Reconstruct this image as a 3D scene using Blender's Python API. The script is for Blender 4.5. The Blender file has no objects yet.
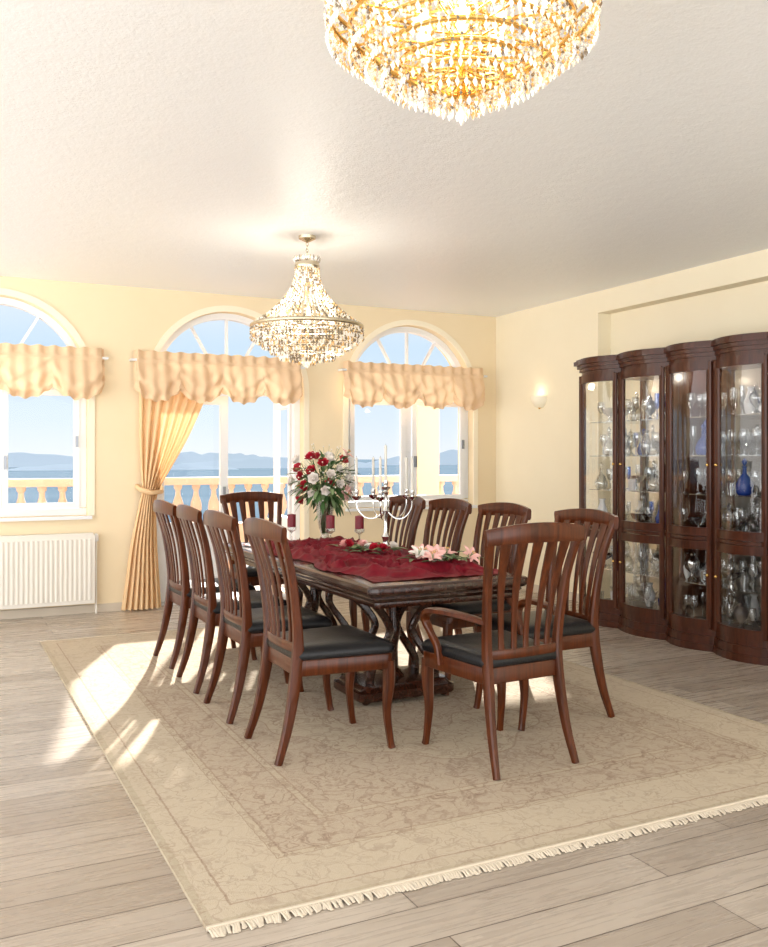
import bpy, math, random
from mathutils import Vector, Matrix, noise
random.seed(7)
pi=math.pi
H=2.98; YB=8.5; XR=5.64

# ------------------------------------------------------------------ materials
M={}
class NT:
    def __init__(s,name):
        s.mat=bpy.data.materials.new(name); s.mat.use_nodes=True
        s.t=s.mat.node_tree; s.t.nodes.clear()
        s.out=s.n('ShaderNodeOutputMaterial')
    def n(s,typ,**kw):
        nd=s.t.nodes.new(typ)
        for k,v in kw.items(): setattr(nd,k,v)
        return nd
    def l(s,a,b): s.t.links.new(a,b)
    def put(s,inp,v):
        if hasattr(v,'node'): s.l(v,inp)
        elif isinstance(v,(tuple,list)) and len(v)==3 and inp.type=='RGBA': inp.default_value=(*v,1)
        else: inp.default_value=v
    def m(s,op,a,b=None,c=None):
        nd=s.n('ShaderNodeMath',operation=op)
        s.put(nd.inputs[0],a)
        if b is not None: s.put(nd.inputs[1],b)
        if c is not None: s.put(nd.inputs[2],c)
        return nd.outputs[0]
    def mix(s,f,a,b,bt='MIX'):
        nd=s.n('ShaderNodeMix',data_type='RGBA',blend_type=bt)
        s.put(nd.inputs[0],f); s.put(nd.inputs[6],a); s.put(nd.inputs[7],b)
        return nd.outputs[2]
    def coord(s,scale=(1,1,1),rot=(0,0,0),kind='Object'):
        tc=s.n('ShaderNodeTexCoord'); mp=s.n('ShaderNodeMapping')
        s.l(tc.outputs[kind],mp.inputs[0]); mp.inputs['Scale'].default_value=scale; mp.inputs['Rotation'].default_value=rot
        return mp.outputs[0]
    def noise(s,vec,scale,detail=3,rough=.5,dist=0):
        nd=s.n('ShaderNodeTexNoise'); s.l(vec,nd.inputs['Vector'])
        nd.inputs['Scale'].default_value=scale; nd.inputs['Detail'].default_value=detail
        nd.inputs['Roughness'].default_value=rough; nd.inputs['Distortion'].default_value=dist
        return nd.outputs[0]
    def ramp(s,f,stops,interp='LINEAR'):
        nd=s.n('ShaderNodeValToRGB'); cr=nd.color_ramp; cr.interpolation=interp
        while len(cr.elements)>1: cr.elements.remove(cr.elements[-1])
        for i,(p,c) in enumerate(stops):
            e=cr.elements[0] if i==0 else cr.elements.new(p)
            e.position=p; e.color=(*c,1) if isinstance(c,(tuple,list)) else (c,c,c,1)
        s.put(nd.inputs[0],f); return nd.outputs[0]
    def bump(s,h,strength=.3,dist=.01):
        nd=s.n('ShaderNodeBump'); nd.inputs['Strength'].default_value=strength; nd.inputs['Distance'].default_value=dist
        s.l(h,nd.inputs['Height']); return nd.outputs[0]
    def bsdf(s,col=(.8,.8,.8),rough=.5,metal=0,spec=.5,normal=None,**kw):
        b=s.n('ShaderNodeBsdfPrincipled')
        s.put(b.inputs['Base Color'],col); s.put(b.inputs['Roughness'],rough); s.put(b.inputs['Metallic'],metal)
        s.put(b.inputs['Specular IOR Level'],spec)
        if normal is not None: s.l(normal,b.inputs['Normal'])
        for k,v in kw.items(): s.put(b.inputs[k.replace('_',' ')],v)
        return b.outputs[0]
    def done(s,sh): s.l(sh,s.out.inputs[0]); return s.mat

def simple(name,col,rough=.5,metal=0,spec=.5,bs=None,bstr=.2,**kw):
    t=NT(name); nrm=None
    if bs: nrm=t.bump(t.noise(t.coord(),bs,3),bstr,.01)
    M[name]=t.done(t.bsdf(col,rough,metal,spec,nrm,**kw))

def wood(name,c1,c2,rough=.25,axis=2,coat=.3,spec=.3):
    t=NT(name); sc=[28,28,28]; sc[axis]=2.2
    v=t.coord(tuple(sc)); n=t.noise(v,1.0,5,.6,1.2)
    col=t.ramp(n,[(.25,c1),(.75,c2)])
    M[name]=t.done(t.bsdf(col,rough,0,spec,t.bump(n,.05,.002),Coat_Weight=coat,Coat_Roughness=.12))
wood('cherry_wood',(.022,.004,.001),(.115,.026,.005),.28,2,.06,.30)
wood('cabinet_wood',(.022,.005,.002),(.090,.023,.008),.28,2,.10)
wood('dark_table_wood',(.010,.003,.002),(.052,.015,.007),.2,1,.4)
simple('black_leather',(.003,.003,.004),.36,0,.32,bs=90,bstr=.2)

t=NT('cream_plaster'); c=t.coord(); n=t.noise(c,3,4)
M['wall']=t.done(t.bsdf(t.mix(n,(.82,.68,.455),(.85,.72,.50)),.75,0,.3,t.bump(t.noise(c,160,3),.12,.004)))
t=NT('cream_plaster_right'); c=t.coord(); n=t.noise(c,3,4)
M['wall_r']=t.done(t.bsdf(t.mix(n,(.84,.755,.56),(.88,.80,.61)),.75,0,.3,t.bump(t.noise(c,160,3),.12,.004)))
t=NT('ceiling_texture'); c=t.coord(); n1=t.noise(c,60,4,.7); n2=t.noise(c,14,3,.6)
hh=t.m('ADD',n1,t.m('MULTIPLY',n2,1.2))
M['ceiling']=t.done(t.bsdf((.88,.90,.91),.38,0,.5,t.bump(hh,.28,.012)))
t=NT('oak_laminate'); c=t.coord()
b=t.n('ShaderNodeTexBrick'); t.l(c,b.inputs['Vector'])
b.offset=.37; b.inputs['Scale'].default_value=1; b.inputs['Brick Width'].default_value=1.35; b.inputs['Row Height'].default_value=.19
b.inputs['Mortar Size'].default_value=.0024; b.inputs['Mortar Smooth'].default_value=.1; b.inputs['Bias'].default_value=0
b.inputs['Color1'].default_value=(0,0,0,1); b.inputs['Color2'].default_value=(1,1,1,1); b.inputs['Mortar'].default_value=(.5,.5,.5,1)
g=t.noise(t.coord((1.6,26,1)),1.5,6,.65,.8); g2=t.noise(t.coord((.8,5,1)),2,4,.6,1.5)
base=t.ramp(b.outputs[0],[(0,(.31,.25,.195)),(.5,(.40,.335,.27)),(1,(.49,.42,.345))])
base=t.mix(t.ramp(g,[(.34,0.),(.66,1.)]),t.mix(.32,base,(.14,.10,.07)),base)
base=t.mix(t.m('MULTIPLY',g2,.35),base,(.54,.48,.41))
base=t.mix(b.outputs['Fac'],base,(.09,.065,.05))
hgt=t.m('SUBTRACT',t.m('MULTIPLY',g,.2),b.outputs['Fac'])
M['floor']=t.done(t.bsdf(base,t.m('MULTIPLY_ADD',g,.2,.18),0,.5,t.bump(hgt,.25,.003)))
# rug
t=NT('persian_rug'); tc=t.n('ShaderNodeTexCoord'); sp=t.n('ShaderNodeSeparateXYZ'); t.l(tc.outputs['Object'],sp.inputs[0])
ax=t.m('ABSOLUTE',sp.outputs[0]); ay=t.m('ABSOLUTE',sp.outputs[1])
d=t.m('MINIMUM',t.m('SUBTRACT',1.58,ax),t.m('SUBTRACT',2.32,ay))
cmb=t.n('ShaderNodeCombineXYZ'); t.l(ax,cmb.inputs[0]); t.l(ay,cmb.inputs[1]); mv=cmb.outputs[0]
nz=t.n('ShaderNodeTexNoise'); t.l(mv,nz.inputs['Vector']); nz.inputs['Scale'].default_value=7; nz.inputs['Detail'].default_value=3
av=t.n('ShaderNodeVectorMath',operation='MULTIPLY_ADD'); t.l(nz.outputs['Color'],av.inputs[0]); av.inputs[1].default_value=(.24,.24,0); t.l(mv,av.inputs[2])
def vor(scale,feat='F1',vec=None):
    v=t.n('ShaderNodeTexVoronoi',feature=feat); t.l(vec or av.outputs[0],v.inputs['Vector']); v.inputs['Scale'].default_value=scale; v.inputs['Randomness'].default_value=.85
    return v.outputs['Distance']
ang=t.m('ARCTAN2',ay,ax)
rr=t.m('SQRT',t.m('ADD',t.m('POWER',ax,2.),t.m('POWER',t.m('MULTIPLY',ay,.62),2.)))
rr=t.m('ADD',rr,t.m('MULTIPLY',t.m('SINE',t.m('MULTIPLY',ang,16.)),.03))
dw=t.m('ADD',d,t.m('MULTIPLY',t.m('SUBTRACT',t.noise(tc.outputs['Object'],25,2),.5),.014))
LN=(.34,.25,.18); A_=(.47,.39,.285); B_=(.50,.42,.315); C_=(.435,.35,.26)
band=t.ramp(dw,[(0,(.43,.36,.26)),(.03,B_),(.10,LN),(.106,B_),(.34,LN),(.347,A_),(.375,LN),(.382,C_),(.60,LN),(.607,A_),(.635,LN),(.645,C_)],'CONSTANT')
med=t.ramp(rr,[(0,A_),(.26,LN),(.27,C_),(.52,LN),(.53,A_),(.82,LN),(.828,C_)],'CONSTANT')
infield=t.m('GREATER_THAN',d,.645)
col=t.mix(infield,band,med)
f1=vor(17); f2=vor(42); fe=vor(11,'DISTANCE_TO_EDGE'); f3=vor(6)
ring=t.ramp(f1,[(.10,.9),(.16,.1),(.27,0.),(.33,.9),(.40,.0)])
vine=t.ramp(fe,[(0,.8),(.025,.6),(.05,0.)])
dots=t.ramp(f2,[(.15,.8),(.28,0.)])
big=t.ramp(f3,[(.10,.9),(.14,0.),(.2,.0),(.24,.8),(.29,.0)])
pat=t.m('MAXIMUM',t.m('MAXIMUM',t.m('MAXIMUM',ring,vine),dots),big)
border_soft=t.m('MULTIPLY_ADD',t.m('GREATER_THAN',d,.35),.42,.50)
wear=t.ramp(t.noise(tc.outputs['Object'],6,4,.65),[(.3,.3),(.62,1.)])
pat=t.m('MULTIPLY',t.m('MULTIPLY',pat,border_soft),wear)
col=t.mix(pat,col,(.22,.135,.095))
fine=t.noise(tc.outputs['Object'],60,4,.7)
col=t.mix(t.ramp(fine,[(.35,0.),(.7,.38)]),col,(.57,.50,.39))
bh=t.m('ADD',t.noise(tc.outputs['Object'],300,2),t.m('MULTIPLY',pat,-.6))
M['rug']=t.done(t.bsdf(col,.95,0,.1,t.bump(bh,.4,.004)))
simple('rug_fringe',(.60,.52,.41),.95)
simple('white_pvc',(.80,.82,.84),.3)
simple('grey_metal',(.25,.27,.30),.3,.7)
simple('radiator_white',(.82,.78,.70),.4)
simple('baseboard_beige',(.62,.54,.43),.5)
simple('trim_cream',(.90,.82,.64),.6)
simple('terrace_tile',(.60,.45,.34),.6,bs=20)
simple('peach_stucco',(.84,.60,.38),.8,bs=60)
simple('balustrade_stone',(.66,.50,.39),.7)
simple('silver',(.70,.70,.69),.14,1)
simple('brass_gold',(.85,.56,.18),.2,1)
simple('champagne_metal',(.62,.54,.40),.25,1)
simple('candle_white',(.66,.63,.56),.5)
simple('candle_red',(.18,.008,.02),.45)
simple('rose_red',(.46,.010,.03),.6)
simple('rose_white',(.86,.80,.74),.6)
simple('lily_pink',(.84,.48,.44),.55)
simple('leaf_green',(.05,.12,.03),.5)
simple('leaf_pale',(.18,.26,.11),.55)
simple('porcelain',(.88,.86,.84),.15)
simple('blue_glass_solid',(.02,.05,.25),.08)
simple('dark_object',(.05,.04,.04),.3)
t=NT('red_organza'); n=t.noise(t.coord(),40,3)
pr=t.bsdf(t.mix(n,(.10,.0015,.009),(.26,.007,.020)),.5,0,.2)
tr=t.n('ShaderNodeBsdfTransparent'); mx=t.n('ShaderNodeMixShader'); mx.inputs[0].default_value=.12
t.l(pr,mx.inputs[1]); t.l(tr.outputs[0],mx.inputs[2]); M['red_cloth']=t.done(mx.outputs[0])
def cloth(name,col,tf):
    t=NT(name); df=t.n('ShaderNodeBsdfDiffuse'); tl=t.n('ShaderNodeBsdfTranslucent'); mx=t.n('ShaderNodeMixShader')
    n=t.noise(t.coord(),25,3); cc=t.mix(n,tuple(x*.93 for x in col),col)
    t.l(cc,df.inputs[0]); t.l(cc,tl.inputs[0]); mx.inputs[0].default_value=tf
    t.l(df.outputs[0],mx.inputs[1]); t.l(tl.outputs[0],mx.inputs[2]); M[name]=t.done(mx.outputs[0])
cloth('valance_fabric',(.82,.60,.39),.08)
cloth('curtain_fabric',(.90,.64,.37),.18)
def thin(name,tint,gf,rough=.02,em=None,df=None):
    t=NT(name); tr=t.n('ShaderNodeBsdfTransparent'); gl=t.n('ShaderNodeBsdfGlossy')
    tr.inputs[0].default_value=(*tint,1); gl.inputs[0].default_value=(1,1,1,1); gl.inputs['Roughness'].default_value=rough
    lw=t.n('ShaderNodeLayerWeight'); lw.inputs[0].default_value=.35
    f=t.m('MULTIPLY_ADD',lw.outputs['Facing'],gf[1],gf[0])
    mx=t.n('ShaderNodeMixShader'); t.l(f,mx.inputs[0]); t.l(tr.outputs[0],mx.inputs[1]); t.l(gl.outputs[0],mx.inputs[2])
    sh=mx.outputs[0]
    if df:
        d_=t.n('ShaderNodeBsdfDiffuse'); d_.inputs[0].default_value=(*df[0],1); m2=t.n('ShaderNodeMixShader'); m2.inputs[0].default_value=df[1]
        t.l(sh,m2.inputs[1]); t.l(d_.outputs[0],m2.inputs[2]); sh=m2.outputs[0]
    if em:
        e=t.n('ShaderNodeEmission'); e.inputs[0].default_value=(*em[0],1); e.inputs[1].default_value=em[1]
        a=t.n('ShaderNodeAddShader'); t.l(sh,a.inputs[0]); t.l(e.outputs[0],a.inputs[1]); sh=a.outputs[0]
    M[name]=t.done(sh)
thin('window_glass',(.97,.98,1),(.01,.05))
thin('cabinet_glass',(.96,.97,.97),(.03,.2))
thin('glassware',(.86,.88,.89),(.14,.55),.05)
thin('glass_blue',(.25,.40,.85),(.15,.4),.04)
thin('crystal_white',(1,.97,.9),(.35,.4),.06,((1,.85,.6),.05),((.95,.93,.88),.45))  # weak warm emission put into the beads so they look lit
thin('crystal_amber',(.95,.72,.36),(.35,.4),.06,((1,.62,.2),.05),((.78,.50,.18),.5))  # orange glow painted into these beads as well
thin('crystal_smoke',(.6,.5,.38),(.30,.4),.06,None,((.22,.17,.11),.65))
t=NT('cabinet_mirror'); M['mirror']=t.done(t.bsdf((.78,.70,.57),.12,.6))
def emis(name,col,st):
    t=NT(name); e=t.n('ShaderNodeEmission'); e.inputs[0].default_value=(*col,1); e.inputs[1].default_value=st; M[name]=t.done(e.outputs[0])
emis('bulb_warm',(1,.80,.50),4)
t=NT('sconce_glass'); M['sconce_glass']=t.done(t.bsdf((.84,.78,.62),.4,Emission_Color=(1,.85,.6,1),Emission_Strength=.10))
t=NT('sea'); n2=t.noise(t.coord((.3,2,1)),.003,4)
M['sea']=t.done(t.bsdf(t.mix(n2,(.055,.09,.125),(.12,.16,.195)),.9,0,0))
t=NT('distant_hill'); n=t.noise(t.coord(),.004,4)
df=t.bsdf(t.mix(n,(.03,.04,.05),(.05,.06,.07)),.95,0,0); e=t.n('ShaderNodeEmission'); e.inputs[0].default_value=(.50,.62,.74,1); e.inputs[1].default_value=.82  # pale blue emission paints distance haze onto the hills
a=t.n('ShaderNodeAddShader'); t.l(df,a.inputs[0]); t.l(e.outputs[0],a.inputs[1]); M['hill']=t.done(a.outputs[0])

# ------------------------------------------------------------------ mesh builder
def cr(pts,n):
    out=[]; L=len(pts)
    for i in range(L-1):
        p0=pts[max(i-1,0)];p1=pts[i];p2=pts[i+1];p3=pts[min(i+2,L-1)]
        for k in range(n):
            u=k/n
            out.append(tuple(.5*((2*b)+(-a+c)*u+(2*a-5*b+4*c-d)*u*u+(-a+3*b-3*c+d)*u**3) for a,b,c,d in zip(p0,p1,p2,p3)))
    out.append(tuple(pts[-1])); return out
class MB:
    def __init__(s): s.v=[];s.f=[];s.m=[];s.T=Matrix.Identity(4)
    def add(s,vs,fs,mat):
        o=len(s.v); T=s.T
        s.v+= [T@Vector(v) for v in vs]; s.f+=[tuple(i+o for i in f) for f in fs]; s.m+=[mat]*len(fs)
    def box(s,x0,x1,y0,y1,z0,z1,mat):
        v=[(x,y,z) for x in (x0,x1) for y in (y0,y1) for z in (z0,z1)]
        s.add(v,[(0,1,3,2),(4,6,7,5),(0,4,5,1),(2,3,7,6),(0,2,6,4),(1,5,7,3)],mat)
    def sweep(s,path,secs,wdir,mat,n=8,rect=False,closed=False,pw=.55):
        P=[Vector(p) for p in path]; L=len(P); vs=[];fs=[]
        if not isinstance(secs,list): secs=[secs]*L
        if rect: cs=[(1,1),(-1,1),(-1,-1),(1,-1)]; n=4
        else:
            cs=[]
            for k in range(n):
                a=2*pi*(k+.5)/n; c_,s_=math.cos(a),math.sin(a)
                cs.append((math.copysign(abs(c_)**pw,c_),math.copysign(abs(s_)**pw,s_)))
        for i in range(L):
            if closed: t=P[(i+1)%L]-P[i-1]
            else: t=P[min(i+1,L-1)]-P[max(i-1,0)]
            t.normalize(); wd=Vector(wdir); w=wd-t*wd.dot(t)
            if w.length<1e-4: w=Vector((1,0,0))-t*t.x
            if w.length<1e-4: w=Vector((0,1,0))
            w.normalize(); h=t.cross(w); a,b=secs[i]
            for cx,cy in cs: vs.append(P[i]+w*a*cx+h*b*cy)
        R=L if closed else L-1
        for i in range(R):
            j=(i+1)%L
            for k in range(n):
                k2=(k+1)%n; fs.append((i*n+k,i*n+k2,j*n+k2,j*n+k))
        if not closed: fs.append(tuple(range(n-1,-1,-1))); fs.append(tuple((L-1)*n+k for k in range(n)))
        s.add(vs,fs,mat)
    def swp(s,pts,wdir,mat,sub=5,n=8,pw=.55):
        q=cr(pts,sub); s.sweep([p[:3] for p in q],[(abs(p[3]),abs(p[4])) for p in q],wdir,mat,n,pw=pw)
    def tube(s,path,r,mat,n=6,wdir=(.3,.2,.93)): s.sweep(path,(r,r),wdir,mat,n,pw=1)
    def ring(s,c,R,r,mat,N=40,n=6):
        s.sweep([(c[0]+R*math.cos(2*pi*i/N),c[1]+R*math.sin(2*pi*i/N),c[2]) for i in range(N)],(r,r),(0,0,1),mat,n,closed=True,pw=1)
    def lathe(s,prof,c,mat,seg=16):
        vs=[];fs=[];L=len(prof)
        for r,z in prof:
            for k in range(seg):
                a=2*pi*k/seg; vs.append((c[0]+r*math.cos(a),c[1]+r*math.sin(a),c[2]+z))
        for i in range(L-1):
            for k in range(seg):
                k2=(k+1)%seg; fs.append((i*seg+k,i*seg+k2,(i+1)*seg+k2,(i+1)*seg+k))
        if prof[0][0]>.001: fs.append(tuple(range(seg-1,-1,-1)))
        if prof[-1][0]>.001: fs.append(tuple((L-1)*seg+k for k in range(seg)))
        s.add(vs,fs,mat)
    def sphere(s,c,r,mat,seg=12,rg=8,sz=1):
        s.lathe([(max(r*math.sin(pi*i/rg),.0002),-r*sz*math.cos(pi*i/rg)) for i in range(rg+1)],c,mat,seg)
    def octa(s,c,r,rz,mat):
        x,y,z=c
        s.add([(x+r,y,z),(x,y+r,z),(x-r,y,z),(x,y-r,z),(x,y,z+rz),(x,y,z-rz)],[(0,1,4),(1,2,4),(2,3,4),(3,0,4),(1,0,5),(2,1,5),(3,2,5),(0,3,5)],mat)
    def loft(s,outline,layers,mat,cen=(0,0),cap=True):
        vs=[];fs=[];n=len(outline)
        for sc,z in layers:
            for x,y in outline: vs.append((cen[0]+(x-cen[0])*sc,cen[1]+(y-cen[1])*sc,z))
        for i in range(len(layers)-1):
            for k in range(n):
                k2=(k+1)%n; fs.append((i*n+k,i*n+k2,(i+1)*n+k2,(i+1)*n+k))
        if cap: fs.append(tuple(range(n-1,-1,-1))); fs.append(tuple((len(layers)-1)*n+k for k in range(n)))
        s.add(vs,fs,mat)
    def grid(s,fn,nu,nv,mat):
        vs=[fn(i/nu,j/nv) for i in range(nu+1) for j in range(nv+1)]
        s.add(vs,[(i*(nv+1)+j,(i+1)*(nv+1)+j,(i+1)*(nv+1)+j+1,i*(nv+1)+j+1) for i in range(nu) for j in range(nv)],mat)
    def obj(s,name,loc=(0,0,0),rot=0,parent=None,smooth=35,mesh=None):
        me=bpy.data.meshes.new(name)
        me.from_pydata([tuple(v) for v in s.v],[],s.f)
        ks=[]
        for k in s.m:
            if k not in ks: ks.append(k)
        for k in ks: me.materials.append(M[k])
        me.polygons.foreach_set('material_index',[ks.index(k) for k in s.m])
        me.polygons.foreach_set('use_smooth',[True]*len(s.f))
        me.update()
        try: me.set_sharp_from_angle(angle=math.radians(smooth))
        except Exception as e: print(e)
        return link(name,me,loc,rot,parent)
def link(name,me,loc=(0,0,0),rot=0,parent=None):
    o=bpy.data.objects.new(name,me); bpy.context.collection.objects.link(o)
    o.location=loc; o.rotation_euler=(0,0,rot)
    if parent: o.parent=parent
    return o
def empty(name,loc=(0,0,0)):
    o=bpy.data.objects.new(name,None); bpy.context.collection.objects.link(o); o.location=loc; return o
def rpoly(corners,r,n=5):
    out=[];L=len(corners)
    for i in range(L):
        p=Vector(corners[i]);a=(Vector(corners[i-1])-p).normalized();b=(Vector(corners[(i+1)%L])-p).normalized()
        p1=p+a*r;p2=p+b*r
        for k in range(n+1):
            u=k/n; q=p1*(1-u)**2+p*2*u*(1-u)+p2*u*u; out.append((q.x,q.y))
    return out

# ------------------------------------------------------------------ room shell
X0=-3.2; Y0=-3.2
m=MB(); m.box(X0,6.3,Y0,8.85,-.12,0,'floor'); m.obj('floor')
m=MB(); m.box(X0,6.3,Y0,8.85,H,H+.15,'ceiling'); m.obj('ceiling')
R=.757
ops=[(.49,.88),(2.575,.0),(4.58,.88)]; SP=2.06
m=MB()
for y in (YB,YB+.32):
    mt='wall' if y==YB else 'peach_stucco'
    xs=X0
    for xc,sill in ops:
        m.add([(xs,y,0),(xc-R,y,0),(xc-R,y,H),(xs,y,H)],[(0,1,2,3)],mt); xs=xc+R
        if sill>0: m.add([(xc-R,y,0),(xc+R,y,0),(xc+R,y,sill),(xc-R,y,sill)],[(0,1,2,3)],mt)
        N=32
        for i in range(N):
            a0=pi-pi*i/N;a1=pi-pi*(i+1)/N
            p=[(xc+R*math.cos(a),SP+R*math.sin(a)) for a in (a0,a1)]
            m.add([(p[0][0],y,p[0][1]),(p[1][0],y,p[1][1]),(p[1][0],y,H),(p[0][0],y,H)],[(0,1,2,3)],mt)
    m.add([(xs,y,0),(6.3,y,0),(6.3,y,H),(xs,y,H)],[(0,1,2,3)],mt)
def outline(xc,sill,r=R,N=32):
    return [(xc-r,sill)]+[(xc+r*math.cos(pi-pi*i/N),SP+r*math.sin(pi-pi*i/N)) for i in range(N+1)]+[(xc+r,sill)]
for xc,sill in ops:
    o=outline(xc,sill)
    for a,b in zip(o,o[1:]+o[:1]):
        if abs(a[1])<1e-6 and abs(b[1])<1e-6: continue
        m.add([(a[0],YB,a[1]),(b[0],YB,b[1]),(b[0],YB+.32,b[1]),(a[0],YB+.32,a[1])],[(0,1,2,3)],'wall')
m.obj('wall_back')
for i,(xc,sill) in enumerate(ops):
    m=MB(); o=outline(xc,max(sill,.0),R+.03)
    m.sweep([(x,YB-.006,z) for x,z in o],(.007,.028),(0,1,0),'trim_cream',rect=True)
    m.obj('trim_%d'%(i+1))
RY=6.76; RZ=2.776; RD=.15
m=MB()
m.box(XR,6.3,RY,YB,0,H,'wall_r'); m.box(XR,6.3,Y0,RY,RZ,H,'wall_r'); m.box(XR+RD,6.3,Y0,RY,0,RZ,'wall_r')
m.obj('wall_right')
m=MB()
m.box(X0,2.575-R,YB-.014,YB,0,.075,'baseboard_beige'); m.box(2.575+R,XR,YB-.014,YB,0,.075,'baseboard_beige')
m.obj('baseboard_back')
m=MB(); m.box(XR-.014,XR,RY,YB-.014,0,.075,'baseboard_beige'); m.obj('baseboard_right')

# ------------------------------------------------------------------ windows
WY=YB+.14
def window(name,xc,sill):
    m=MB(); r=R-.03
    o=outline(xc,sill+(.07 if sill>0 else .03),r)
    m.sweep([(x,WY,z) for x,z in o],(.04,.029),(0,1,0),'white_pvc',rect=True)
    m.box(xc-R+.001,xc+R-.001,WY-.041,WY+.041,sill+.001,sill+(.062 if sill>0 else .025),'white_pvc')
    m.box(xc-R+.06,xc+R-.06,WY-.037,WY+.037,SP-.04,SP+.04,'white_pvc')
    for a in (30,60,90,120,150):
        c_,s_=math.cos(math.radians(a)),math.sin(math.radians(a))
        m.sweep([(xc+.19*c_,WY,SP+.19*s_),(xc+(r-.02)*c_,WY,SP+(r-.02)*s_)],(.02,.012),(0,1,0),'white_pvc',rect=True)
    m.sweep([(xc+.19*math.cos(pi*i/12),WY,SP+.19*math.sin(pi*i/12)) for i in range(13)],(.021,.014),(0,1,0),'white_pvc',rect=True)
    if sill>0:
        m.box(xc-.04,xc+.04,WY-.036,WY+.036,sill+.0621,SP-.0401,'white_pvc')
        for a,b in ((xc-R+.062,xc-.045),(xc+.045,xc+R-.062)):
            z0,z1=sill+.067,SP-.047
            for bx in ((a,a+.05,z0,z1),(b-.05,b,z0,z1),(a+.0501,b-.0501,z0,z0+.05),(a+.0501,b-.0501,z1-.05,z1)):
                m.box(bx[0],bx[1],WY-.06,WY-.02,bx[2],bx[3],'white_pvc')
        m.box(xc+.06,xc+.08,WY-.10,WY-.061,1.30,1.42,'grey_metal')
        m.box(xc-R-.03,xc+R+.03,YB-.05,YB+.095,sill-.03,sill-.001,'white_pvc')
        m.box(xc+R-.095,xc+R-.075,WY-.085,WY-.061,1.50,1.60,'grey_metal')
    w_=m.obj(name)
    g=MB(); go=outline(xc,sill+.05,r-.01) if sill>0 else [(xc+ (r-.01)*math.cos(pi-pi*i/32),SP+(r-.01)*math.sin(pi-pi*i/32)) for i in range(33)]
    g.add([(x,WY+.01,z) for x,z in go],[tuple(range(len(go)))],'window_glass')
    ob=g.obj('glass_pane'); ob.parent=w_
    return w_
window('window_1',*ops[0]); window('window_2',*ops[2])
dr=window('door_1',*ops[1])
def leaf(mm):
    w=.70; z0,z1=.03,SP-.05
    for a,b,c,d_ in ((0,.075,z0,z1),(w-.075,w,z0,z1),(0.0751,w-.0751,z1-.09,z1),(.0751,w-.0751,z0,z0+.12),(.0751,w-.0751,.72,.78)):
        mm.box(a,b,-.028,.028,c,d_,'white_pvc')
    mm.box(.0752,w-.0752,-.02,.02,z0+.121,.719,'white_pvc')
    mm.add([(.07,0,.78),(w-.07,0,.78),(w-.07,0,z1-.08),(.07,0,z1-.08)],[(0,1,2,3)],'window_glass')
    mm.box(w-.055,w-.035,-.07,-.0281,1.0,1.12,'grey_metal')
m=MB(); m.T=Matrix.Translation((2.575-.69,WY,0)); leaf(m); m.obj('closed_leaf',parent=dr)
m=MB(); m.T=Matrix.Translation((3.30,YB+.24,0))@Matrix.Rotation(math.radians(84),4,'Z'); leaf(m); m.obj('open_leaf',parent=dr)

# ------------------------------------------------------------------ curtains
def valance(xa,xb,name,nsc):
    m=MB(); W=xb-xa
    def fn(u,v):
        x=xa+W*u; pl=math.sin(u*W*52)+.4*math.sin(u*W*31+1)
        tab=abs(math.sin(pi*u*nsc))
        zb=2.035-.115*tab**.7+.010*math.sin(u*W*60)
        if v<.12: z=2.385-.065*(v/.12); amp=.014; off=0
        elif v<.2: z=2.32-.04*((v-.12)/.08); amp=.004; off=.012
        else:
            w=(v-.2)/.8; z=2.28+(zb-2.28)*w; amp=.007+.008*w; off=.07*math.sin(pi*min(w,1)*.85)*(.45+.55*tab)
            off+= .018*math.sin(w*12+ (1-tab)*5)*w
            if w>.86: amp=.026
        edge=min(u,1-u)*W
        y=YB-.11-off-amp*pl
        if edge<.02: y=min(YB-.03,y+.05)
        return (x,y,z+.006*math.sin(u*W*47)*(v<.05))
    m.grid(fn,int(W*110),34,'valance_fabric')
    m.tube([(xa-.03,YB-.095,2.30),(xb+.03,YB-.095,2.30)],.012,'white_pvc',8)
    for x in (xa-.02,xb+.02): m.box(x-.008,x+.008,YB-.10,YB,2.29,2.31,'white_pvc')
    return m.obj(name,smooth=80)
valance(-.42,1.38,'curtain_valance',4.0)
valance(1.64,3.28,'curtain_valance',4.0)
valance(3.74,5.43,'curtain_valance',4.0)
m=MB()
rows=[(2.26,1.69,2.42),(1.95,1.69,2.30),(1.6,1.69,2.14),(1.3,1.70,1.97),(1.1,1.71,1.86),(.95,1.68,1.84),(.6,1.61,1.85),(.3,1.57,1.87),(.012,1.53,1.89)]
rq=cr(rows,6)
def fn(u,v):
    k=v*(len(rq)-1); i=min(int(k),len(rq)-2); f=k-i
    z,a,b=[rq[i][q]*(1-f)+rq[i+1][q]*f for q in range(3)]
    wd=b-a; amp=.016+.016*min(1,v*3)
    return (a+wd*u+.006*math.sin(u*40),YB-.040-.035*min(1,v*3)-amp*math.sin(u*2*pi*7.0+.6*math.sin(v*5))-.02*math.sin(pi*u)*min(1,v*3),z)
m.grid(fn,110,48,'curtain_fabric')
m.tube([(1.68,YB-.02,1.14),(1.69,YB-.13,1.11),(1.78,YB-.16,1.08),(1.88,YB-.12,1.09),(1.89,YB-.03,1.13)],.022,'curtain_fabric',8)
m.obj('tied_curtain',smooth=80)

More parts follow.
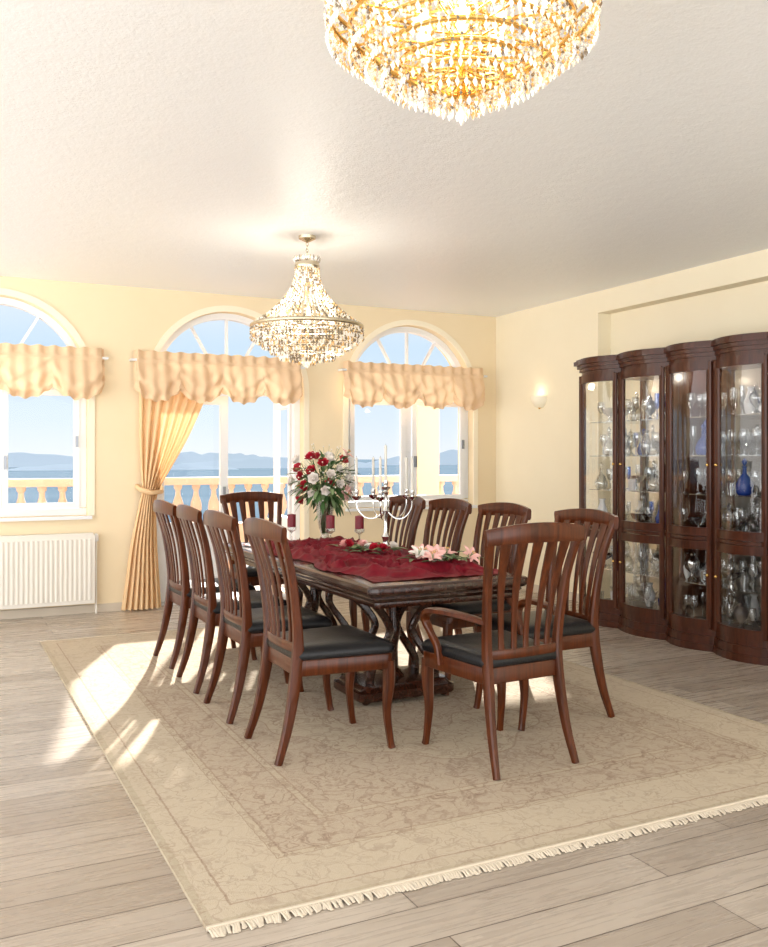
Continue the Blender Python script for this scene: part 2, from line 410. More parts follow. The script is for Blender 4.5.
# ------------------------------------------------------------------ radiator
m=MB(); xa,xb=-.55,1.28
m.box(xa,xb,8.395,8.42,.10,.71,'radiator_white')
n=int((xb-xa)/.04)
for i in range(n):
    x=xa+.02+i*(xb-xa-.02)/n
    m.sweep([(x+.008,8.391,.135),(x+.008,8.391,.675)],(.013,.006),(1,0,0),'radiator_white')
m.box(xa,xb,8.392,8.49,.7101,.728,'radiator_white'); m.box(xb+.0001,xb+.012,8.395,8.49,.1,.71,'radiator_white')
m.tube([(1.31,8.44,.0),(1.31,8.44,.65),(1.27,8.44,.66)],.009,'radiator_white',8)
m.lathe([(.018,0),(.022,.01),(.02,.06),(.012,.07)],(1.31,8.44,.65),'porcelain')
m.obj('radiator')

# ------------------------------------------------------------------ exterior
m=MB(); m.box(-6,14,8.85,11.4,-.15,-.02,'terrace_tile'); m.obj('terrace_floor')
m=MB(); BY=11.1
cols=(-1.2,6.14,9.6); segs=[(-6,-1.38),(-1.02,5.96),(6.32,9.42),(9.78,14)]
prof=[(.05,0),(.05,.04),(.028,.06),(.035,.10),(.072,.18),(.068,.26),(.034,.36),(.03,.42),(.052,.45),(.052,.5)]
for a,b in segs:
    m.box(a,b,BY-.12,BY+.12,1.07,1.16,'balustrade_stone'); m.box(a,b,BY-.12,BY+.12,-.02,.58,'balustrade_stone')
    n=int((b-a)/.225)
    for i in range(n): m.lathe(prof,(a+(b-a)*(i+.5)/n,BY,.58),'balustrade_stone',10)
m.obj('stone_balustrade')
for i,x in enumerate(cols):
    m=MB()
    m.box(x-.17,x+.17,BY-.17,BY+.17,-.02,2.36,'peach_stucco'); m.box(x-.21,x+.21,BY-.21,BY+.21,2.36,2.46,'balustrade_stone')
    m.obj('terrace_pillar' if i==0 else 'terrace_pillar.%03d'%i)
m=MB(); m.box(-6,14,YB+.33,10.2,3.12,3.3,'peach_stucco'); m.obj('sun_block_slab')  # unseen slab, added to block high sun through the arched tops
m=MB(); m.add([(-20000,200,-60),(20000,200,-60),(30000,34000,-60),(-30000,34000,-60)],[(0,1,2,3)],'sea'); m.obj('sea')
m=MB()
def hills(xa,xb,y,h,seed,z0=-62):
    N=80; vs=[];fs=[]
    for i in range(N+1):
        u=i/N; x=xa+(xb-xa)*u; e=math.sin(pi*u)**.6
        hh=h*e*(.45+.8*abs(noise.noise(Vector((u*5+seed,seed,0))))+.25*noise.noise(Vector((u*16+seed,0,seed))))
        vs+=[(x,y-100,z0),(x,y,z0+60*e+hh*1.0),(x,y+400,z0)]
    for i in range(N): fs+=[(i*3,i*3+3,i*3+4,i*3+1),(i*3+1,i*3+4,i*3+5,i*3+2)]
    m.add(vs,fs,'hill')
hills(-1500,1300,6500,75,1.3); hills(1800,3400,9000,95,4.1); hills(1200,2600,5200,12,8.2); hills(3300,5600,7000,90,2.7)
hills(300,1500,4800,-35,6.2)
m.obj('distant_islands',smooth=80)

# ------------------------------------------------------------------ rug
m=MB()
o=rpoly([(-1.58,-2.32),(1.58,-2.32),(1.58,2.32),(-1.58,2.32)],.01,2)
m.loft(o,[(1,0.0),(1,.009),(.999,.011)],'rug')
rug=m.obj('persian_rug',loc=(2.30,4.94,.001))
m=MB(); random.seed(5)
for yy,sg in ((-2.32,-1),(2.32,1)):
    x=-1.575
    while x<1.575:
        L=.035+random.random()*.018; dx=random.uniform(-.012,.012)
        m.sweep([(x,yy,.008),(x+dx*.4,yy+sg*L*.5,.010),(x+dx,yy+sg*L,.003)],[(.0035,.003),(.005,.003),(.006,.002)],(1,0,0),'rug_fringe',5,pw=1); x+=.0075
    m.sweep([(-1.58,yy,.008),(1.58,yy,.008)],(.008,.006),(0,0,1),'rug_fringe',6)
m.obj('fringe',parent=rug)

# ------------------------------------------------------------------ chairs
def make_chair(arms):
    m=MB(); W='cherry_wood'
    for s in (1,-1):
        m.swp([(s*.222,-.325,0,.014,.017),(s*.208,-.27,.18,.017,.023),(s*.198,-.228,.42,.020,.029),(s*.203,-.225,.60,.019,.023),(s*.224,-.262,.86,.019,.018),(s*.250,-.318,1.05,.021,.015)],(1,0,0),W,6)
        m.swp([(s*.222,.232,.42,.027,.027),(s*.220,.236,.32,.026,.026),(s*.218,.226,.18,.019,.019),(s*.222,.242,.04,.015,.016),(s*.225,.25,0,.016,.017)],(1,0,0),W,5)
    pts=[]
    for i in range(13):
        u=-1+i/6; e=1-u*u
        pts.append((u*.272,-.315-.032*e,1.042+.018*e, .036+.010*e,.015))
    m.swp(pts,(0,0,1),W,2,pw=.6)
    pts=[(u*.20,-.226-.018*(1-u*u),.515,.022,.011) for u in [-1+i/4 for i in range(9)]]
    m.swp(pts,(0,0,1),W,2)
    for k in range(-2,3):
        u=k/2.6; e=1-u*u
        b=k*.064; tp=k*.084
        m.swp([(b,-.226-.018*e,.50,.017,.006),(b+.15*(tp-b),-.228-.018*e,.62,.014,.006),(b+.6*(tp-b),-.255-.022*e,.83,.019,.006),(tp,-.310-.028*e,1.03,.029,.007)],(1,0,0),W,5,pw=.5)
    tr=rpoly([(-.212,-.235),(.212,-.235),(.25,.25),(-.25,.25)],.035,4)
    m.loft(tr,[(.985,.385),(1,.39),(1,.452),(.985,.458)],W)
    m.loft(tr,[(.96,.455),(1.015,.462),(1.03,.478),(1.01,.497),(.95,.512),(.8,.523),(.55,.529),(.25,.531)],'black_leather')
    if arms:
        for s in (1,-1):
            m.swp([(s*.207,-.228,.66,.018,.014),(s*.245,-.13,.675,.022,.014),(s*.275,.02,.68,.028,.015),(s*.285,.12,.668,.029,.015),(s*.278,.165,.625,.022,.015),(s*.262,.14,.56,.017,.015),(s*.252,.10,.50,.016,.017),(s*.247,.09,.42,.018,.021)],(1,0,0),W,6)
    return m
cm=make_chair(False); ch=cm.obj('dining_chair',loc=(1.715,4.08,.0125),rot=-pi/2)
me=ch.data
k=1
for x,y,r in [(1.705,4.80,-90),(1.71,5.47,-91),(1.72,6.17,-89),(2.935,4.02,88),(2.93,4.80,91),(2.925,5.47,90),(2.93,6.12,90)]:
    link('dining_chair.%03d'%k,me,(x,y,.0125),math.radians(r)); k+=1
am=make_chair(True); a1=am.obj('dining_armchair',loc=(2.375,3.60,.0125),rot=math.radians(3))
link('dining_armchair.001',a1.data,(2.41,7.02,.0125),math.radians(180))

# ------------------------------------------------------------------ table
TX0,TX1,TY0,TY1=1.93,2.90,4.02,6.66; TCX=(TX0+TX1)/2
def rr_(ins,r=.05): return rpoly([(TX0+ins,TY0+ins),(TX1-ins,TY0+ins),(TX1-ins,TY1-ins),(TX0+ins,TY1-ins)],r,5)
def loftI(m,lays,mat):
    vs=[];fs=[]
    for ins,z in lays: o=rr_(ins,max(.05-ins*.4,.012)); n=len(o); vs+=[(x,y,z) for x,y in o]
    for i in range(len(lays)-1):
        for k in range(n): k2=(k+1)%n; fs.append((i*n+k,i*n+k2,(i+1)*n+k2,(i+1)*n+k))
    fs.append(tuple(range(n-1,-1,-1))); fs.append(tuple((len(lays)-1)*n+k for k in range(n)))
    m.add(vs,fs,mat)
m=MB(); D='dark_table_wood'
loftI(m,[(.10,.635),(.062,.64),(.058,.655),(.06,.668),(.045,.675),(.03,.69),(.034,.70),(.016,.706),(.002,.72),(0,.735),(.004,.75),(.014,.758),(.03,.76)],D)
for py in (4.72,5.96):
    o=rpoly([(TCX-.30,py-.20),(TCX+.30,py-.20),(TCX+.30,py+.20),(TCX-.30,py+.20)],.05,4)
    m.loft(o,[(1,.04),(1.03,.05),(1.03,.09),(.96,.10),(.9,.125),(.5,.13)],D,(TCX,py))
    for sx in (1,-1):
        for sy in (1,-1):
            m.sphere((TCX+sx*.25,py+sy*.15,.0385),.026,D,10,6)
            m.swp([(TCX+sx*.21,py+sy*.12,.11,.017,.024),(TCX+sx*.20,py+sy*.12,.2,.017,.024),(TCX+sx*.09,py+sy*.10,.36,.017,.022),(TCX+sx*.08,py+sy*.10,.44,.017,.022),(TCX+sx*.17,py+sy*.12,.56,.017,.024),(TCX+sx*.27,py+sy*.14,.65,.017,.030)],(0,1,0),D,6)
    m.lathe([(.06,.12),(.065,.14),(.03,.17),(.025,.3),(.04,.36),(.04,.42),(.026,.47),(.03,.6),(.07,.65)],(TCX,py,0),D,20)
m.sweep([(TCX,4.72,.11),(TCX,5.96,.11)],(.03,.02),(1,0,0),D)
m.obj('dining_table')
m=MB()
def fn(u,v):
    y=TY0+.13+(TY1-TY0-.45)*v; e=.05*noise.noise(Vector((v*6,3,1)))+.03*math.sin(v*17)
    e2=.05*noise.noise(Vector((v*5,9,1)))+.03*math.sin(v*13+1)
    xa=TX0+.08+e; xb=TX1-.09+e2; x=xa+(xb-xa)*u; y+=.06*noise.noise(Vector((u*4,7,v*2)))
    p=Vector((x*5,y*3.2,0)); h=abs(noise.noise(p+Vector((noise.noise(p*1.3)*1.5,0,2))))
    h2=abs(noise.noise(p*2.2))
    z=.768+.045*max(0,1-h*3.6)**.8+.014*max(0,1-h2*4)+.006
    edge=min(u,1-u,v,1-v); z=.763+(z-.763)*min(1,edge*9+.12)
    return (x,y,max(z,.7625))
m.grid(fn,80,190,'red_cloth'); m.obj('red_table_runner',smooth=80)

# ------------------------------------------------------------------ flowers
def petal(m,base,dirv,up,L,w,cup,mat):
    d=dirv.normalized(); s_=d.cross(up).normalized(); u=up.normalized(); vs=[];N=4
    for i in range(N+1):
        q=i/N; wd=w*math.sin(pi*min(q*.85+.1,1))**.8
        c=base+d*(L*q)+u*(cup*L*q*q)
        vs+= [c-s_*wd+u*wd*.35,c,c+s_*wd+u*wd*.35]
    fs=[]
    for i in range(N): fs+=[(i*3,i*3+1,i*3+4,i*3+3),(i*3+1,i*3+2,i*3+5,i*3+4)]
    m.add(vs,fs,mat)
def rose(m,c,ax,r,mat):
    ax=ax.normalized(); a=ax.orthogonal().normalized(); b=ax.cross(a)
    for lay,(k,tilt,L) in enumerate(((6,.35,1.),(5,.9,.95),(4,1.8,.85),(3,4,.75))):
        for i in range(k):
            th=2*pi*i/k+lay*.7; rd=a*math.cos(th)+b*math.sin(th)
            petal(m,c+rd*r*.05,rd*1+ax*tilt,ax*1-rd*.3,r*L*1.15,r*.55,.25,mat)
    m.sphere(tuple(c+ax*r*.3),r*.42,mat,8,6)
def leafm(m,c,d,L,w,mat='leaf_green'):
    petal(m,c,d,Vector((0,0,1)) if abs(d.normalized().z)<.9 else Vector((1,0,0)),L,w,-.25,mat)
def lily(m,c,ax,r,mat):
    ax=ax.normalized(); a=ax.orthogonal().normalized(); b=ax.cross(a)
    for i in range(6):
        th=2*pi*i/6; rd=a*math.cos(th)+b*math.sin(th)
        petal(m,c,rd+ax*.8,ax-rd*.5,r,r*.22,-.35,mat)
    for i in range(4):
        th=i*1.6; rd=a*math.cos(th)+b*math.sin(th); e=c+ax*r*.6+rd*r*.12
        m.tube([tuple(c),tuple(e)],.0015,'leaf_pale',4); m.octa(tuple(e),.004,.006,'brass_gold')
rg=random.Random(11)
m=MB(); vc=Vector((2.58,6.15,.785))
m.lathe([(.05,0),(.055,.008),(.035,.03),(.03,.05),(.045,.10),(.06,.18),(.066,.25),(.075,.30),(.071,.30),(.06,.25),(.05,.15),(.02,.06)],tuple(vc),'glassware',16)
for i in range(20):
    a=rg.random()*6.28; m.tube([tuple(vc+Vector((.02*math.cos(a),.02*math.sin(a),.06))),tuple(vc+Vector((.04*math.cos(a),.04*math.sin(a),.3)))],.003,'leaf_green',4)
cc=vc+Vector((0,0,.43))
for i in range(36):
    th=i*2.399; ph=math.acos(1-1.5*(i+.5)/36); d=Vector((math.sin(ph)*math.cos(th),math.sin(ph)*math.sin(th),math.cos(ph)))
    p=cc+Vector((d.x*.22,d.y*.22,d.z*.24))*rg.uniform(.72,1.12)
    m.tube([tuple(vc+Vector((0,0,.28))),tuple(p-d*.02)],.0028,'leaf_green',4)
    side=d.x*.9-d.y*.45+rg.gauss(0,.35)
    if side<.05: rose(m,p,d,.042,'rose_red' if rg.random()<.75 else 'rose_white')
    elif rg.random()<.65: rose(m,p,d,.036,'rose_white')
    else: lily(m,p,d,.07,'lily_pink')
for i in range(280):
    d=Vector((rg.gauss(0,1),rg.gauss(0,1),rg.gauss(0,.7))).normalized(); p=cc+Vector((d.x*.18,d.y*.18,d.z*.19))*rg.uniform(.4,1.2)
    leafm(m,p,d+Vector((0,0,-.15)),rg.uniform(.05,.10),.016,rg.choice(['leaf_green','leaf_green','leaf_pale']))
for i in range(110):
    d=Vector((rg.gauss(0,1),rg.gauss(0,1),rg.gauss(.4,.6))).normalized(); p=cc+Vector((d.x*.24,d.y*.24,d.z*.26))*rg.uniform(.9,1.18)
    m.octa(tuple(p),.006,.006,'rose_white'); m.tube([tuple(cc+d*.1),tuple(p)],.001,'leaf_pale',3)
m.obj('rose_bouquet_vase')
m=MB()
for (x,y,n) in ((2.60,4.50,9),(2.45,5.1,9)):
    for i in range(n):
        c=Vector((x+rg.uniform(-.16,.14),y+rg.uniform(-.16,.16),.83+rg.random()*.02)); ax=Vector((rg.uniform(-.6,.3),rg.uniform(-.9,-.1),.8))
        if y<4.8: lily(m,c,ax,.072,rg.choice(['lily_pink','lily_pink','rose_white']))
        else: rose(m,c,ax,.033,rg.choice(['rose_white','rose_red','lily_pink']))
    for i in range(44):
        a=rg.random()*6.28; c=Vector((x+rg.uniform(-.17,.15),y+rg.uniform(-.2,.2),.82+rg.random()*.03))
        leafm(m,c,Vector((math.cos(a),math.sin(a),.25)),rg.uniform(.07,.12),.014,rg.choice(['leaf_green','leaf_pale']))
m.obj('flower_garland')
m=MB(); c0=(2.68,5.35,.79)
m.lathe([(.085,-.005),(.085,.01),(.06,.02),(.025,.035),(.018,.06),(.028,.09),(.014,.12),(.012,.22),(.026,.26),(.014,.29),(.012,.36),(.02,.385),(.01,.40)],c0,'silver',18)
def candle(m,x,y,z,h=.25):
    m.lathe([(.006,-.03),(.03,-.012),(.034,0),(.012,.004),(.016,.02),(.016,.04)],(x,y,z),'silver',12)
    m.lathe([(.009,.03),(.0085,h),(.002,h+.005)],(x,y,z),'candle_white',10); m.tube([(x,y,z+h),(x,y,z+h+.014)],.0012,'dark_object',4)
candle(m,c0[0],c0[1],c0[2]+.42,.27)
for i in range(5):
    a=2*pi*i/5+.3; dx,dy=math.cos(a),math.sin(a)
    pp=[(c0[0]+dx*r,c0[1]+dy*r,c0[2]+z) for r,z in cr([(.012,.26),(.07,.215),(.14,.22),(.19,.28),(.195,.34)],5)]
    m.tube(pp,.005,'silver',6,(dy,-dx,0)); candle(m,c0[0]+dx*.195,c0[1]+dy*.195,c0[2]+.36,.25)
m.obj('silver_candelabra')
k=0
for x,y in ((2.50,5.86),(2.66,5.72),(2.30,6.1)):
    m=MB(); m.lathe([(.035,0),(.035,.004),(.006,.012),(.006,.08),(.034,.10),(.036,.12)],(x,y,.785),'glassware',14)
    m.lathe([(.031,.121),(.031,.21),(.003,.215)],(x,y,.785),'candle_red',12)
    m.obj('red_candle_holder' if k==0 else 'red_candle_holder.%03d'%k); k+=1

# ------------------------------------------------------------------ cabinet
cab=empty('china_cabinet',(5.3,4.8,0))
cab_off=Vector((5.3,4.8,0))
def cobj(m,name,sm=35):
    m.v=[v-cab_off for v in m.v]; return m.obj(name,parent=cab,smooth=sm)
YBND=[6.28,5.78,5.24,4.77,4.28,3.80,3.30]; XF=5.06; XBK=XR+RD-.01
def fcurve(i,off=0,N=10,bow=.085):
    y0,y1=YBND[i],YBND[i+1]
    return [(XF-off-bow*math.sin(pi*k/N)**.9,y0+(y1-y0)*k/N) for k in range(N+1)]
def full(off=0):
    out=[]
    for i in range(len(YBND)-1):
        c_=fcurve(i,off); out+= c_ if i==0 else c_[1:]
    out[0]=(out[0][0],out[0][1]+off); out[-1]=(out[-1][0],out[-1][1]-off)
    return out
CW='cabinet_wood'
def slab(m,off,z0,z1,mat=CW,ins=0):
    c_=full(off); 
    for a,b in zip(c_,c_[1:]):
        vs=[(a[0],a[1],z0),(b[0],b[1],z0),(XBK-ins,b[1],z0),(XBK-ins,a[1],z0)]+[(a[0],a[1],z1),(b[0],b[1],z1),(XBK-ins,b[1],z1),(XBK-ins,a[1],z1)]
        m.add(vs,[(0,3,2,1),(4,5,6,7),(0,1,5,4),(2,3,7,6)],mat)
    for p in (c_[0],c_[-1]): m.add([(p[0],p[1],z0),(XBK-ins,p[1],z0),(XBK-ins,p[1],z1),(p[0],p[1],z1)],[(0,1,2,3)],mat)
m=MB()
for off,z0,z1 in ((.03,0,.05),(.02,.05,.11),(.005,.11,.155),(.0,.80,.825),(.0,2.10,2.14),(.015,2.14,2.17),(.03,2.17,2.20),(.05,2.20,2.235),(.035,2.235,2.25)): slab(m,off,z0,z1)
for i,y in enumerate(YBND):
    m.sweep([(XF+.008,y,.15),(XF+.008,y,2.11)],(.026,.03),(1,0,0),CW)
    if i in (2,4): m.box(XF+.03,XBK,y-.009,y+.009,.15,2.12,CW)
    m.lathe([(.02,0),(.026,.02),(.02,.05)],(XF,y,2.04),CW,10)
for i in range(len(YBND)-1):
    c_=fcurve(i,0,12); 
    for (z,a) in ((.19,.035),(.765,.032),(.862,.032),(2.075,.035)):
        m.sweep([(x,y,z) for x,y in c_[1:-1]],(a,.012),(0,0,1),CW,rect=True)
    for idx in (1,11):
        x,y=c_[idx]; m.sweep([(x,y,.16),(x,y,2.1)],(.013,.024),(1,0,0),CW)
    x,y=c_[1 if i%2 else 11]
    m.sphere((x-.02,y,1.35),.012,'brass_gold',8,6); m.sphere((x-.02,y,.55),.012,'brass_gold',8,6)
    m.box(XBK-.02,XBK,YBND[i+1],YBND[i],.15,2.12,CW)
m.box(XBK-.06,XBK-.0201,6.24,6.28,.15,2.12,CW)
cobj(m,'cabinet_frame')
m=MB(); m.add([(XBK-.025,YBND[-1],.16),(XBK-.025,YBND[0],.16),(XBK-.025,YBND[0],2.1),(XBK-.025,YBND[-1],2.1)],[(0,1,2,3)],'mirror'); cobj(m,'mirror_back')
m=MB()
for i in range(len(YBND)-1):
    c_=fcurve(i,-.002,12)
    for z0,z1 in ((.22,.74),(.89,2.05)):
        vs=[(x,y,z) for x,y in c_[1:-1] for z in (z0,z1)]
        m.add(vs,[(2*k,2*k+1,2*k+3,2*k+2) for k in range(len(c_)-3)],'cabinet_glass')
m.add([(XF+.02,6.27,.16),(XBK,6.27,.16),(XBK,6.27,2.1),(XF+.02,6.27,2.1)],[(0,1,2,3)],'cabinet_glass')
cobj(m,'glass_doors',60)
shelves=[.46,1.13,1.42,1.71]
m=MB()
for z in shelves: m.box(XF+.06,XBK-.04,YBND[-1]+.03,YBND[0]-.03,z-.007,z,'glassware')
cobj(m,'glass_shelves')
P_wine=[(.030,0),(.030,.003),(.004,.008),(.003,.075),(.018,.09),(.032,.12),(.034,.15),(.029,.185)]
P_flute=[(.026,0),(.026,.003),(.004,.008),(.003,.08),(.014,.095),(.022,.15),(.021,.215)]
P_dec=[(.045,0),(.06,.02),(.062,.07),(.04,.12),(.015,.15),(.013,.19),(.022,.2),(.008,.205),(.02,.235),(.003,.26)]
P_bowl=[(.03,0),(.03,.01),(.012,.02),(.014,.04),(.07,.075),(.095,.12),(.09,.12)]
P_tumb=[(.026,0),(.032,.09),(.031,.09)]
P_vase=[(.03,0),(.045,.05),(.05,.10),(.028,.16),(.02,.19),(.03,.21)]
P_urn=[(.03,0),(.035,.01),(.012,.03),(.012,.05),(.05,.09),(.06,.13),(.045,.17),(.02,.185),(.025,.20),(.006,.22),(.003,.24)]
m=MB(); rg=random.Random(21)
for z in [.156,.825]+shelves:
    y=YBND[0]-.08
    while y>YBND[-1]+.1:
        x=XF+.12+rg.random()*.08
        while x<XBK-.12:
            k=rg.random()
            if k<.38: pr,mt=P_wine,'glassware'
            elif k<.54: pr,mt=P_flute,rg.choice(['glassware','glassware','glassware','glass_blue'])
            elif k<.66: pr,mt=P_dec,rg.choice(['glassware']*6+['blue_glass_solid'])
            elif k<.76: pr,mt=P_tumb,rg.choice(['glassware','glassware','glassware','porcelain'])
            elif k<.86: pr,mt=P_bowl,rg.choice(['silver','glassware','glassware'])
            elif k<.95: pr,mt=P_urn,rg.choice(['silver','glassware','glassware','dark_object'])
            else: pr,mt=P_vase,rg.choice(['blue_glass_solid','porcelain','glassware'])
            s_=rg.uniform(.9,1.05)
            m.lathe([(r*s_,zz*s_) for r,zz in pr],(x,y+rg.uniform(-.015,.015),z+.001),mt,12)
            x+=rg.uniform(.15,.24)
        y-=rg.uniform(.085,.13)
cobj(m,'glassware_collection',60)

# ------------------------------------------------------------------ chandeliers
crg=random.Random(9)
def KC(): 
    q=crg.random(); return 'crystal_white' if q<.46 else ('crystal_smoke' if q<.83 else 'crystal_amber')
def KG():
    q=crg.random(); return 'crystal_white' if q<.50 else ('crystal_smoke' if q<.62 else 'crystal_amber')
C1=(2.38,6.0)
m=MB(); G='champagne_metal'
m.lathe([(.002,H),(.062,H-.001),(.06,H-.02),(.03,H-.035),(.008,H-.045)],(C1[0],C1[1],0),G,20)
z=H-.05
i=0
while z>2.80:
    N=8; a=(i%2)*pi/2
    m.sweep([(C1[0]+.009*math.cos(2*pi*k/N)*math.cos(a),C1[1]+.009*math.cos(2*pi*k/N)*math.sin(a),z-.008+.015*math.sin(2*pi*k/N)) for k in range(N)],(.0025,.0025),(-math.sin(a),math.cos(a),0),G,5,closed=True,pw=1); z-=.022; i+=1
m.tube([(C1[0],C1[1],2.81),(C1[0],C1[1],2.12)],.008,G,8)
m.lathe([(.01,2.83),(.03,2.81),(.05,2.80),(.085,2.79),(.088,2.765),(.084,2.75)],(C1[0],C1[1],0),G,24)
NS=44
for k in range(NS):
    a=2*pi*k/NS; ca,sa=math.cos(a),math.sin(a)
    for j in range(26):
        s_=j/25; r=.085+.295*s_**2.1; zz=2.75-.40*s_
        m.octa((C1[0]+r*ca,C1[1]+r*sa,zz),.0064+.0033*s_,.0090+.003*s_,KC())
    m.octa((C1[0]+.092*ca,C1[1]+.092*sa,2.815),.008,.02,KC())
m.ring((C1[0],C1[1],2.335),.395,.012,G,48,8); m.ring((C1[0],C1[1],2.35),.38,.006,G,48)
for (r,zt,nb) in ((.40,2.315,3),(.365,2.29,3),(.32,2.255,3),(.26,2.215,3),(.195,2.175,3),(.125,2.145,2),(.06,2.12,2)):
    m.ring((C1[0],C1[1],zt+.01),r,.005,G,36)
    n=int(2*pi*r/.024)
    for k in range(n):
        a=2*pi*k/n
        for j in range(nb): m.octa((C1[0]+r*math.cos(a),C1[1]+r*math.sin(a),zt-.018*j-.004),.0075,.0085,KC())
        m.octa((C1[0]+r*math.cos(a),C1[1]+r*math.sin(a),zt-.018*nb-.012),.009,.018,KC())
for k in range(8):
    a=2*pi*k/8; m.tube([(C1[0],C1[1],2.32),(C1[0]+.39*math.cos(a),C1[1]+.39*math.sin(a),2.335)],.005,G,5)
for k in range(6):
    a=2*pi*k/6+.2; m.lathe([(.012,0),(.012,.05),(.018,.065),(.02,.085),(.01,.115),(.001,.12)],(C1[0]+.2*math.cos(a),C1[1]+.2*math.sin(a),2.33),'bulb_warm',8)
m.sphere((C1[0],C1[1],2.06),.022,'crystal_white',8,6)
m.obj('crystal_chandelier',smooth=20)
C2=(1.345,2.205)
m=MB(); G='brass_gold'
m.lathe([(.16,H-.001),(.17,H-.02),(.12,H-.04),(.03,H-.05)],(C2[0],C2[1],0),G,28)
m.tube([(C2[0],C2[1],H-.04),(C2[0],C2[1],2.42)],.012,G,8)
tiers=[(.29,2.86,4),(.35,2.79,4),(.385,2.72,4),(.380,2.66,4),(.318,2.615,4),(.270,2.575,4),(.225,2.54,4),(.175,2.51,3),(.12,2.48,3),(.065,2.45,3)]
for (r,zt,nb) in tiers:
    m.ring((C2[0],C2[1],zt+.006),r,.007,G,60,8)
    n=int(2*pi*r/.024)
    for k in range(n):
        a=2*pi*k/n+r*7; px,py=C2[0]+r*math.cos(a),C2[1]+r*math.sin(a)
        for j in range(nb): m.octa((px,py,zt-.014*j-.006),.0062,.0070,KG())
        m.octa((px,py,zt-.014*nb-.013),.0082,.015,KG())
    for k in range(8):
        a=2*pi*k/8; m.tube([(C2[0],C2[1],zt+.03),(C2[0]+r*math.cos(a),C2[1]+r*math.sin(a),zt+.006)],.004,G,5)
for k in range(12):
    a=2*pi*k/12; m.lathe([(.012,0),(.012,.04),(.02,.055),(.022,.075),(.01,.105),(.001,.11)],(C2[0]+.24*math.cos(a),C2[1]+.24*math.sin(a),2.68),'bulb_warm',8)
for k in range(6):
    a=2*pi*k/6; m.lathe([(.012,0),(.012,.03),(.02,.045),(.022,.06),(.01,.09),(.001,.095)],(C2[0]+.12*math.cos(a),C2[1]+.12*math.sin(a),2.56),'bulb_warm',8)
m.octa((C2[0],C2[1],2.375),.018,.03,'crystal_white')
m.obj('crystal_chandelier.001',smooth=20)
m=MB(); sx,sy,sz=XR,7.66,1.92
def fn(u,v):
    a=pi*u; b=v*pi/2
    return (sx-.002-.10*math.sin(a)*math.sin(b)**.8, sy+.11*math.cos(a)*math.sin(b)**.8, sz+.12*(1-math.cos(b)))
m.grid(fn,16,10,'sconce_glass'); m.sphere((sx-.02,sy,sz),.014,'brass_gold',8,6); m.box(sx-.012,sx,sy-.03,sy+.03,sz+.01,sz+.10,'brass_gold')
m.obj('wall_sconce',smooth=80)

# ------------------------------------------------------------------ lights
def light(name,typ,loc,e,col=(1,1,1),**kw):
    l=bpy.data.lights.new(name,typ); l.energy=e; l.color=col
    for k,v in kw.items(): setattr(l,k,v)
    o=bpy.data.objects.new(name,l); bpy.context.collection.objects.link(o); o.location=loc; return o
s=light('sun','SUN',(0,20,15),16,(1,.94,.85),angle=math.radians(1.2))
s.rotation_euler=Vector((-.44,-1,-.45)).to_track_quat('-Z','Y').to_euler()
light('chandelier_lamp','POINT',(C1[0],C1[1],2.42),18,(1,.93,.82),shadow_soft_size=.12)
light('chandelier_lamp.001','POINT',(C2[0],C2[1],2.70),9,(1,.86,.66),shadow_soft_size=.12)
light('sconce_lamp','POINT',(sx-.06,sy,sz+.16),.35,(1,.85,.65),shadow_soft_size=.03)
for y in (6.0,5.0,4.0): light('cabinet_lamp','POINT',(5.38,y,2.05),4,(1,.91,.78),shadow_soft_size=.03)

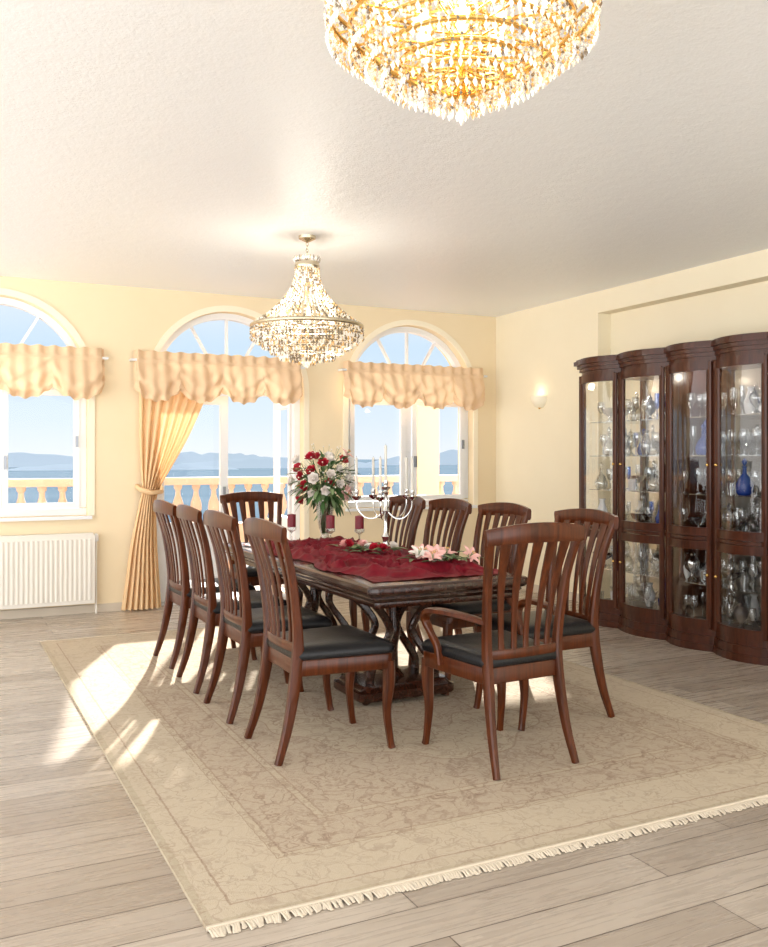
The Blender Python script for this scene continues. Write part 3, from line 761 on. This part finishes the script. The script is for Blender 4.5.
w=bpy.data.worlds.new('sky_with_fill'); bpy.context.scene.world=w; w.use_nodes=True
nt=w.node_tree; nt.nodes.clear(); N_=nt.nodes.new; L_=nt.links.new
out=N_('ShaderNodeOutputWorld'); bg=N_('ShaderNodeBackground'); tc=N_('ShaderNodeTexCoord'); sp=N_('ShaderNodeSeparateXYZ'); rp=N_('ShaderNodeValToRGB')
mr=N_('ShaderNodeMapRange'); mr.inputs[1].default_value=-1; mr.inputs[2].default_value=1
L_(tc.outputs['Generated'],sp.inputs[0]); L_(sp.outputs[2],mr.inputs[0]); L_(mr.outputs[0],rp.inputs[0])
e=rp.color_ramp.elements; e[0].position=0; e[0].color=(.75,.72,.68,1); e[1].position=.495; e[1].color=(.75,.76,.78,1)
for p,c in ((.5,(.92,.96,.99)),(.52,(.80,.91,.99)),(.56,(.66,.83,.98)),(.60,(.90,.95,.99)),(.8,(.85,.90,.96)),(1,(.7,.8,.95))):
    q=e.new(p); q.color=(*c,1)
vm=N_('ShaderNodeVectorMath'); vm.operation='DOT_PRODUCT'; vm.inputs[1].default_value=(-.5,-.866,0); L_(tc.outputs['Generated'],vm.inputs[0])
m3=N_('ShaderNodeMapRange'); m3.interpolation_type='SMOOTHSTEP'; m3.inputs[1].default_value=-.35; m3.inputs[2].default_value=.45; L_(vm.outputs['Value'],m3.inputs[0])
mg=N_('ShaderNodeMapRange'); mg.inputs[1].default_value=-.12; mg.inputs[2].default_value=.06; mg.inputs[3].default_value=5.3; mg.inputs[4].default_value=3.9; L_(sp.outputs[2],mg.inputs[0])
mf=N_('ShaderNodeMix'); mf.data_type='FLOAT'; L_(m3.outputs[0],mf.inputs[0]); mf.inputs[2].default_value=.96; L_(mg.outputs[0],mf.inputs[3])  # sky strength raised behind the camera and below horizon, added interior fill
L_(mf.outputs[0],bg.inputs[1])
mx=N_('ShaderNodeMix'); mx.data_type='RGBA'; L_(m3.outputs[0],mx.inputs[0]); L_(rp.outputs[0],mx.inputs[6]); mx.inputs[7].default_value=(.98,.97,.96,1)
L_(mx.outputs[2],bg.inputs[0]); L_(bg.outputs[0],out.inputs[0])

# ------------------------------------------------------------------ camera
cd=bpy.data.cameras.new('camera'); co=bpy.data.objects.new('camera',cd); bpy.context.collection.objects.link(co)
co.location=(0,0,1.4); co.rotation_euler=(pi/2,0,math.radians(-26.5))
cd.sensor_fit='HORIZONTAL'; cd.sensor_width=36; cd.lens=36*903/768; cd.shift_y=-15.5/768; cd.clip_end=50000; cd.clip_start=.05
bpy.context.scene.camera=co
sc=bpy.context.scene
sc.view_settings.view_transform='Standard'; sc.view_settings.look='None'; sc.view_settings.exposure=0.10; sc.view_settings.gamma=1
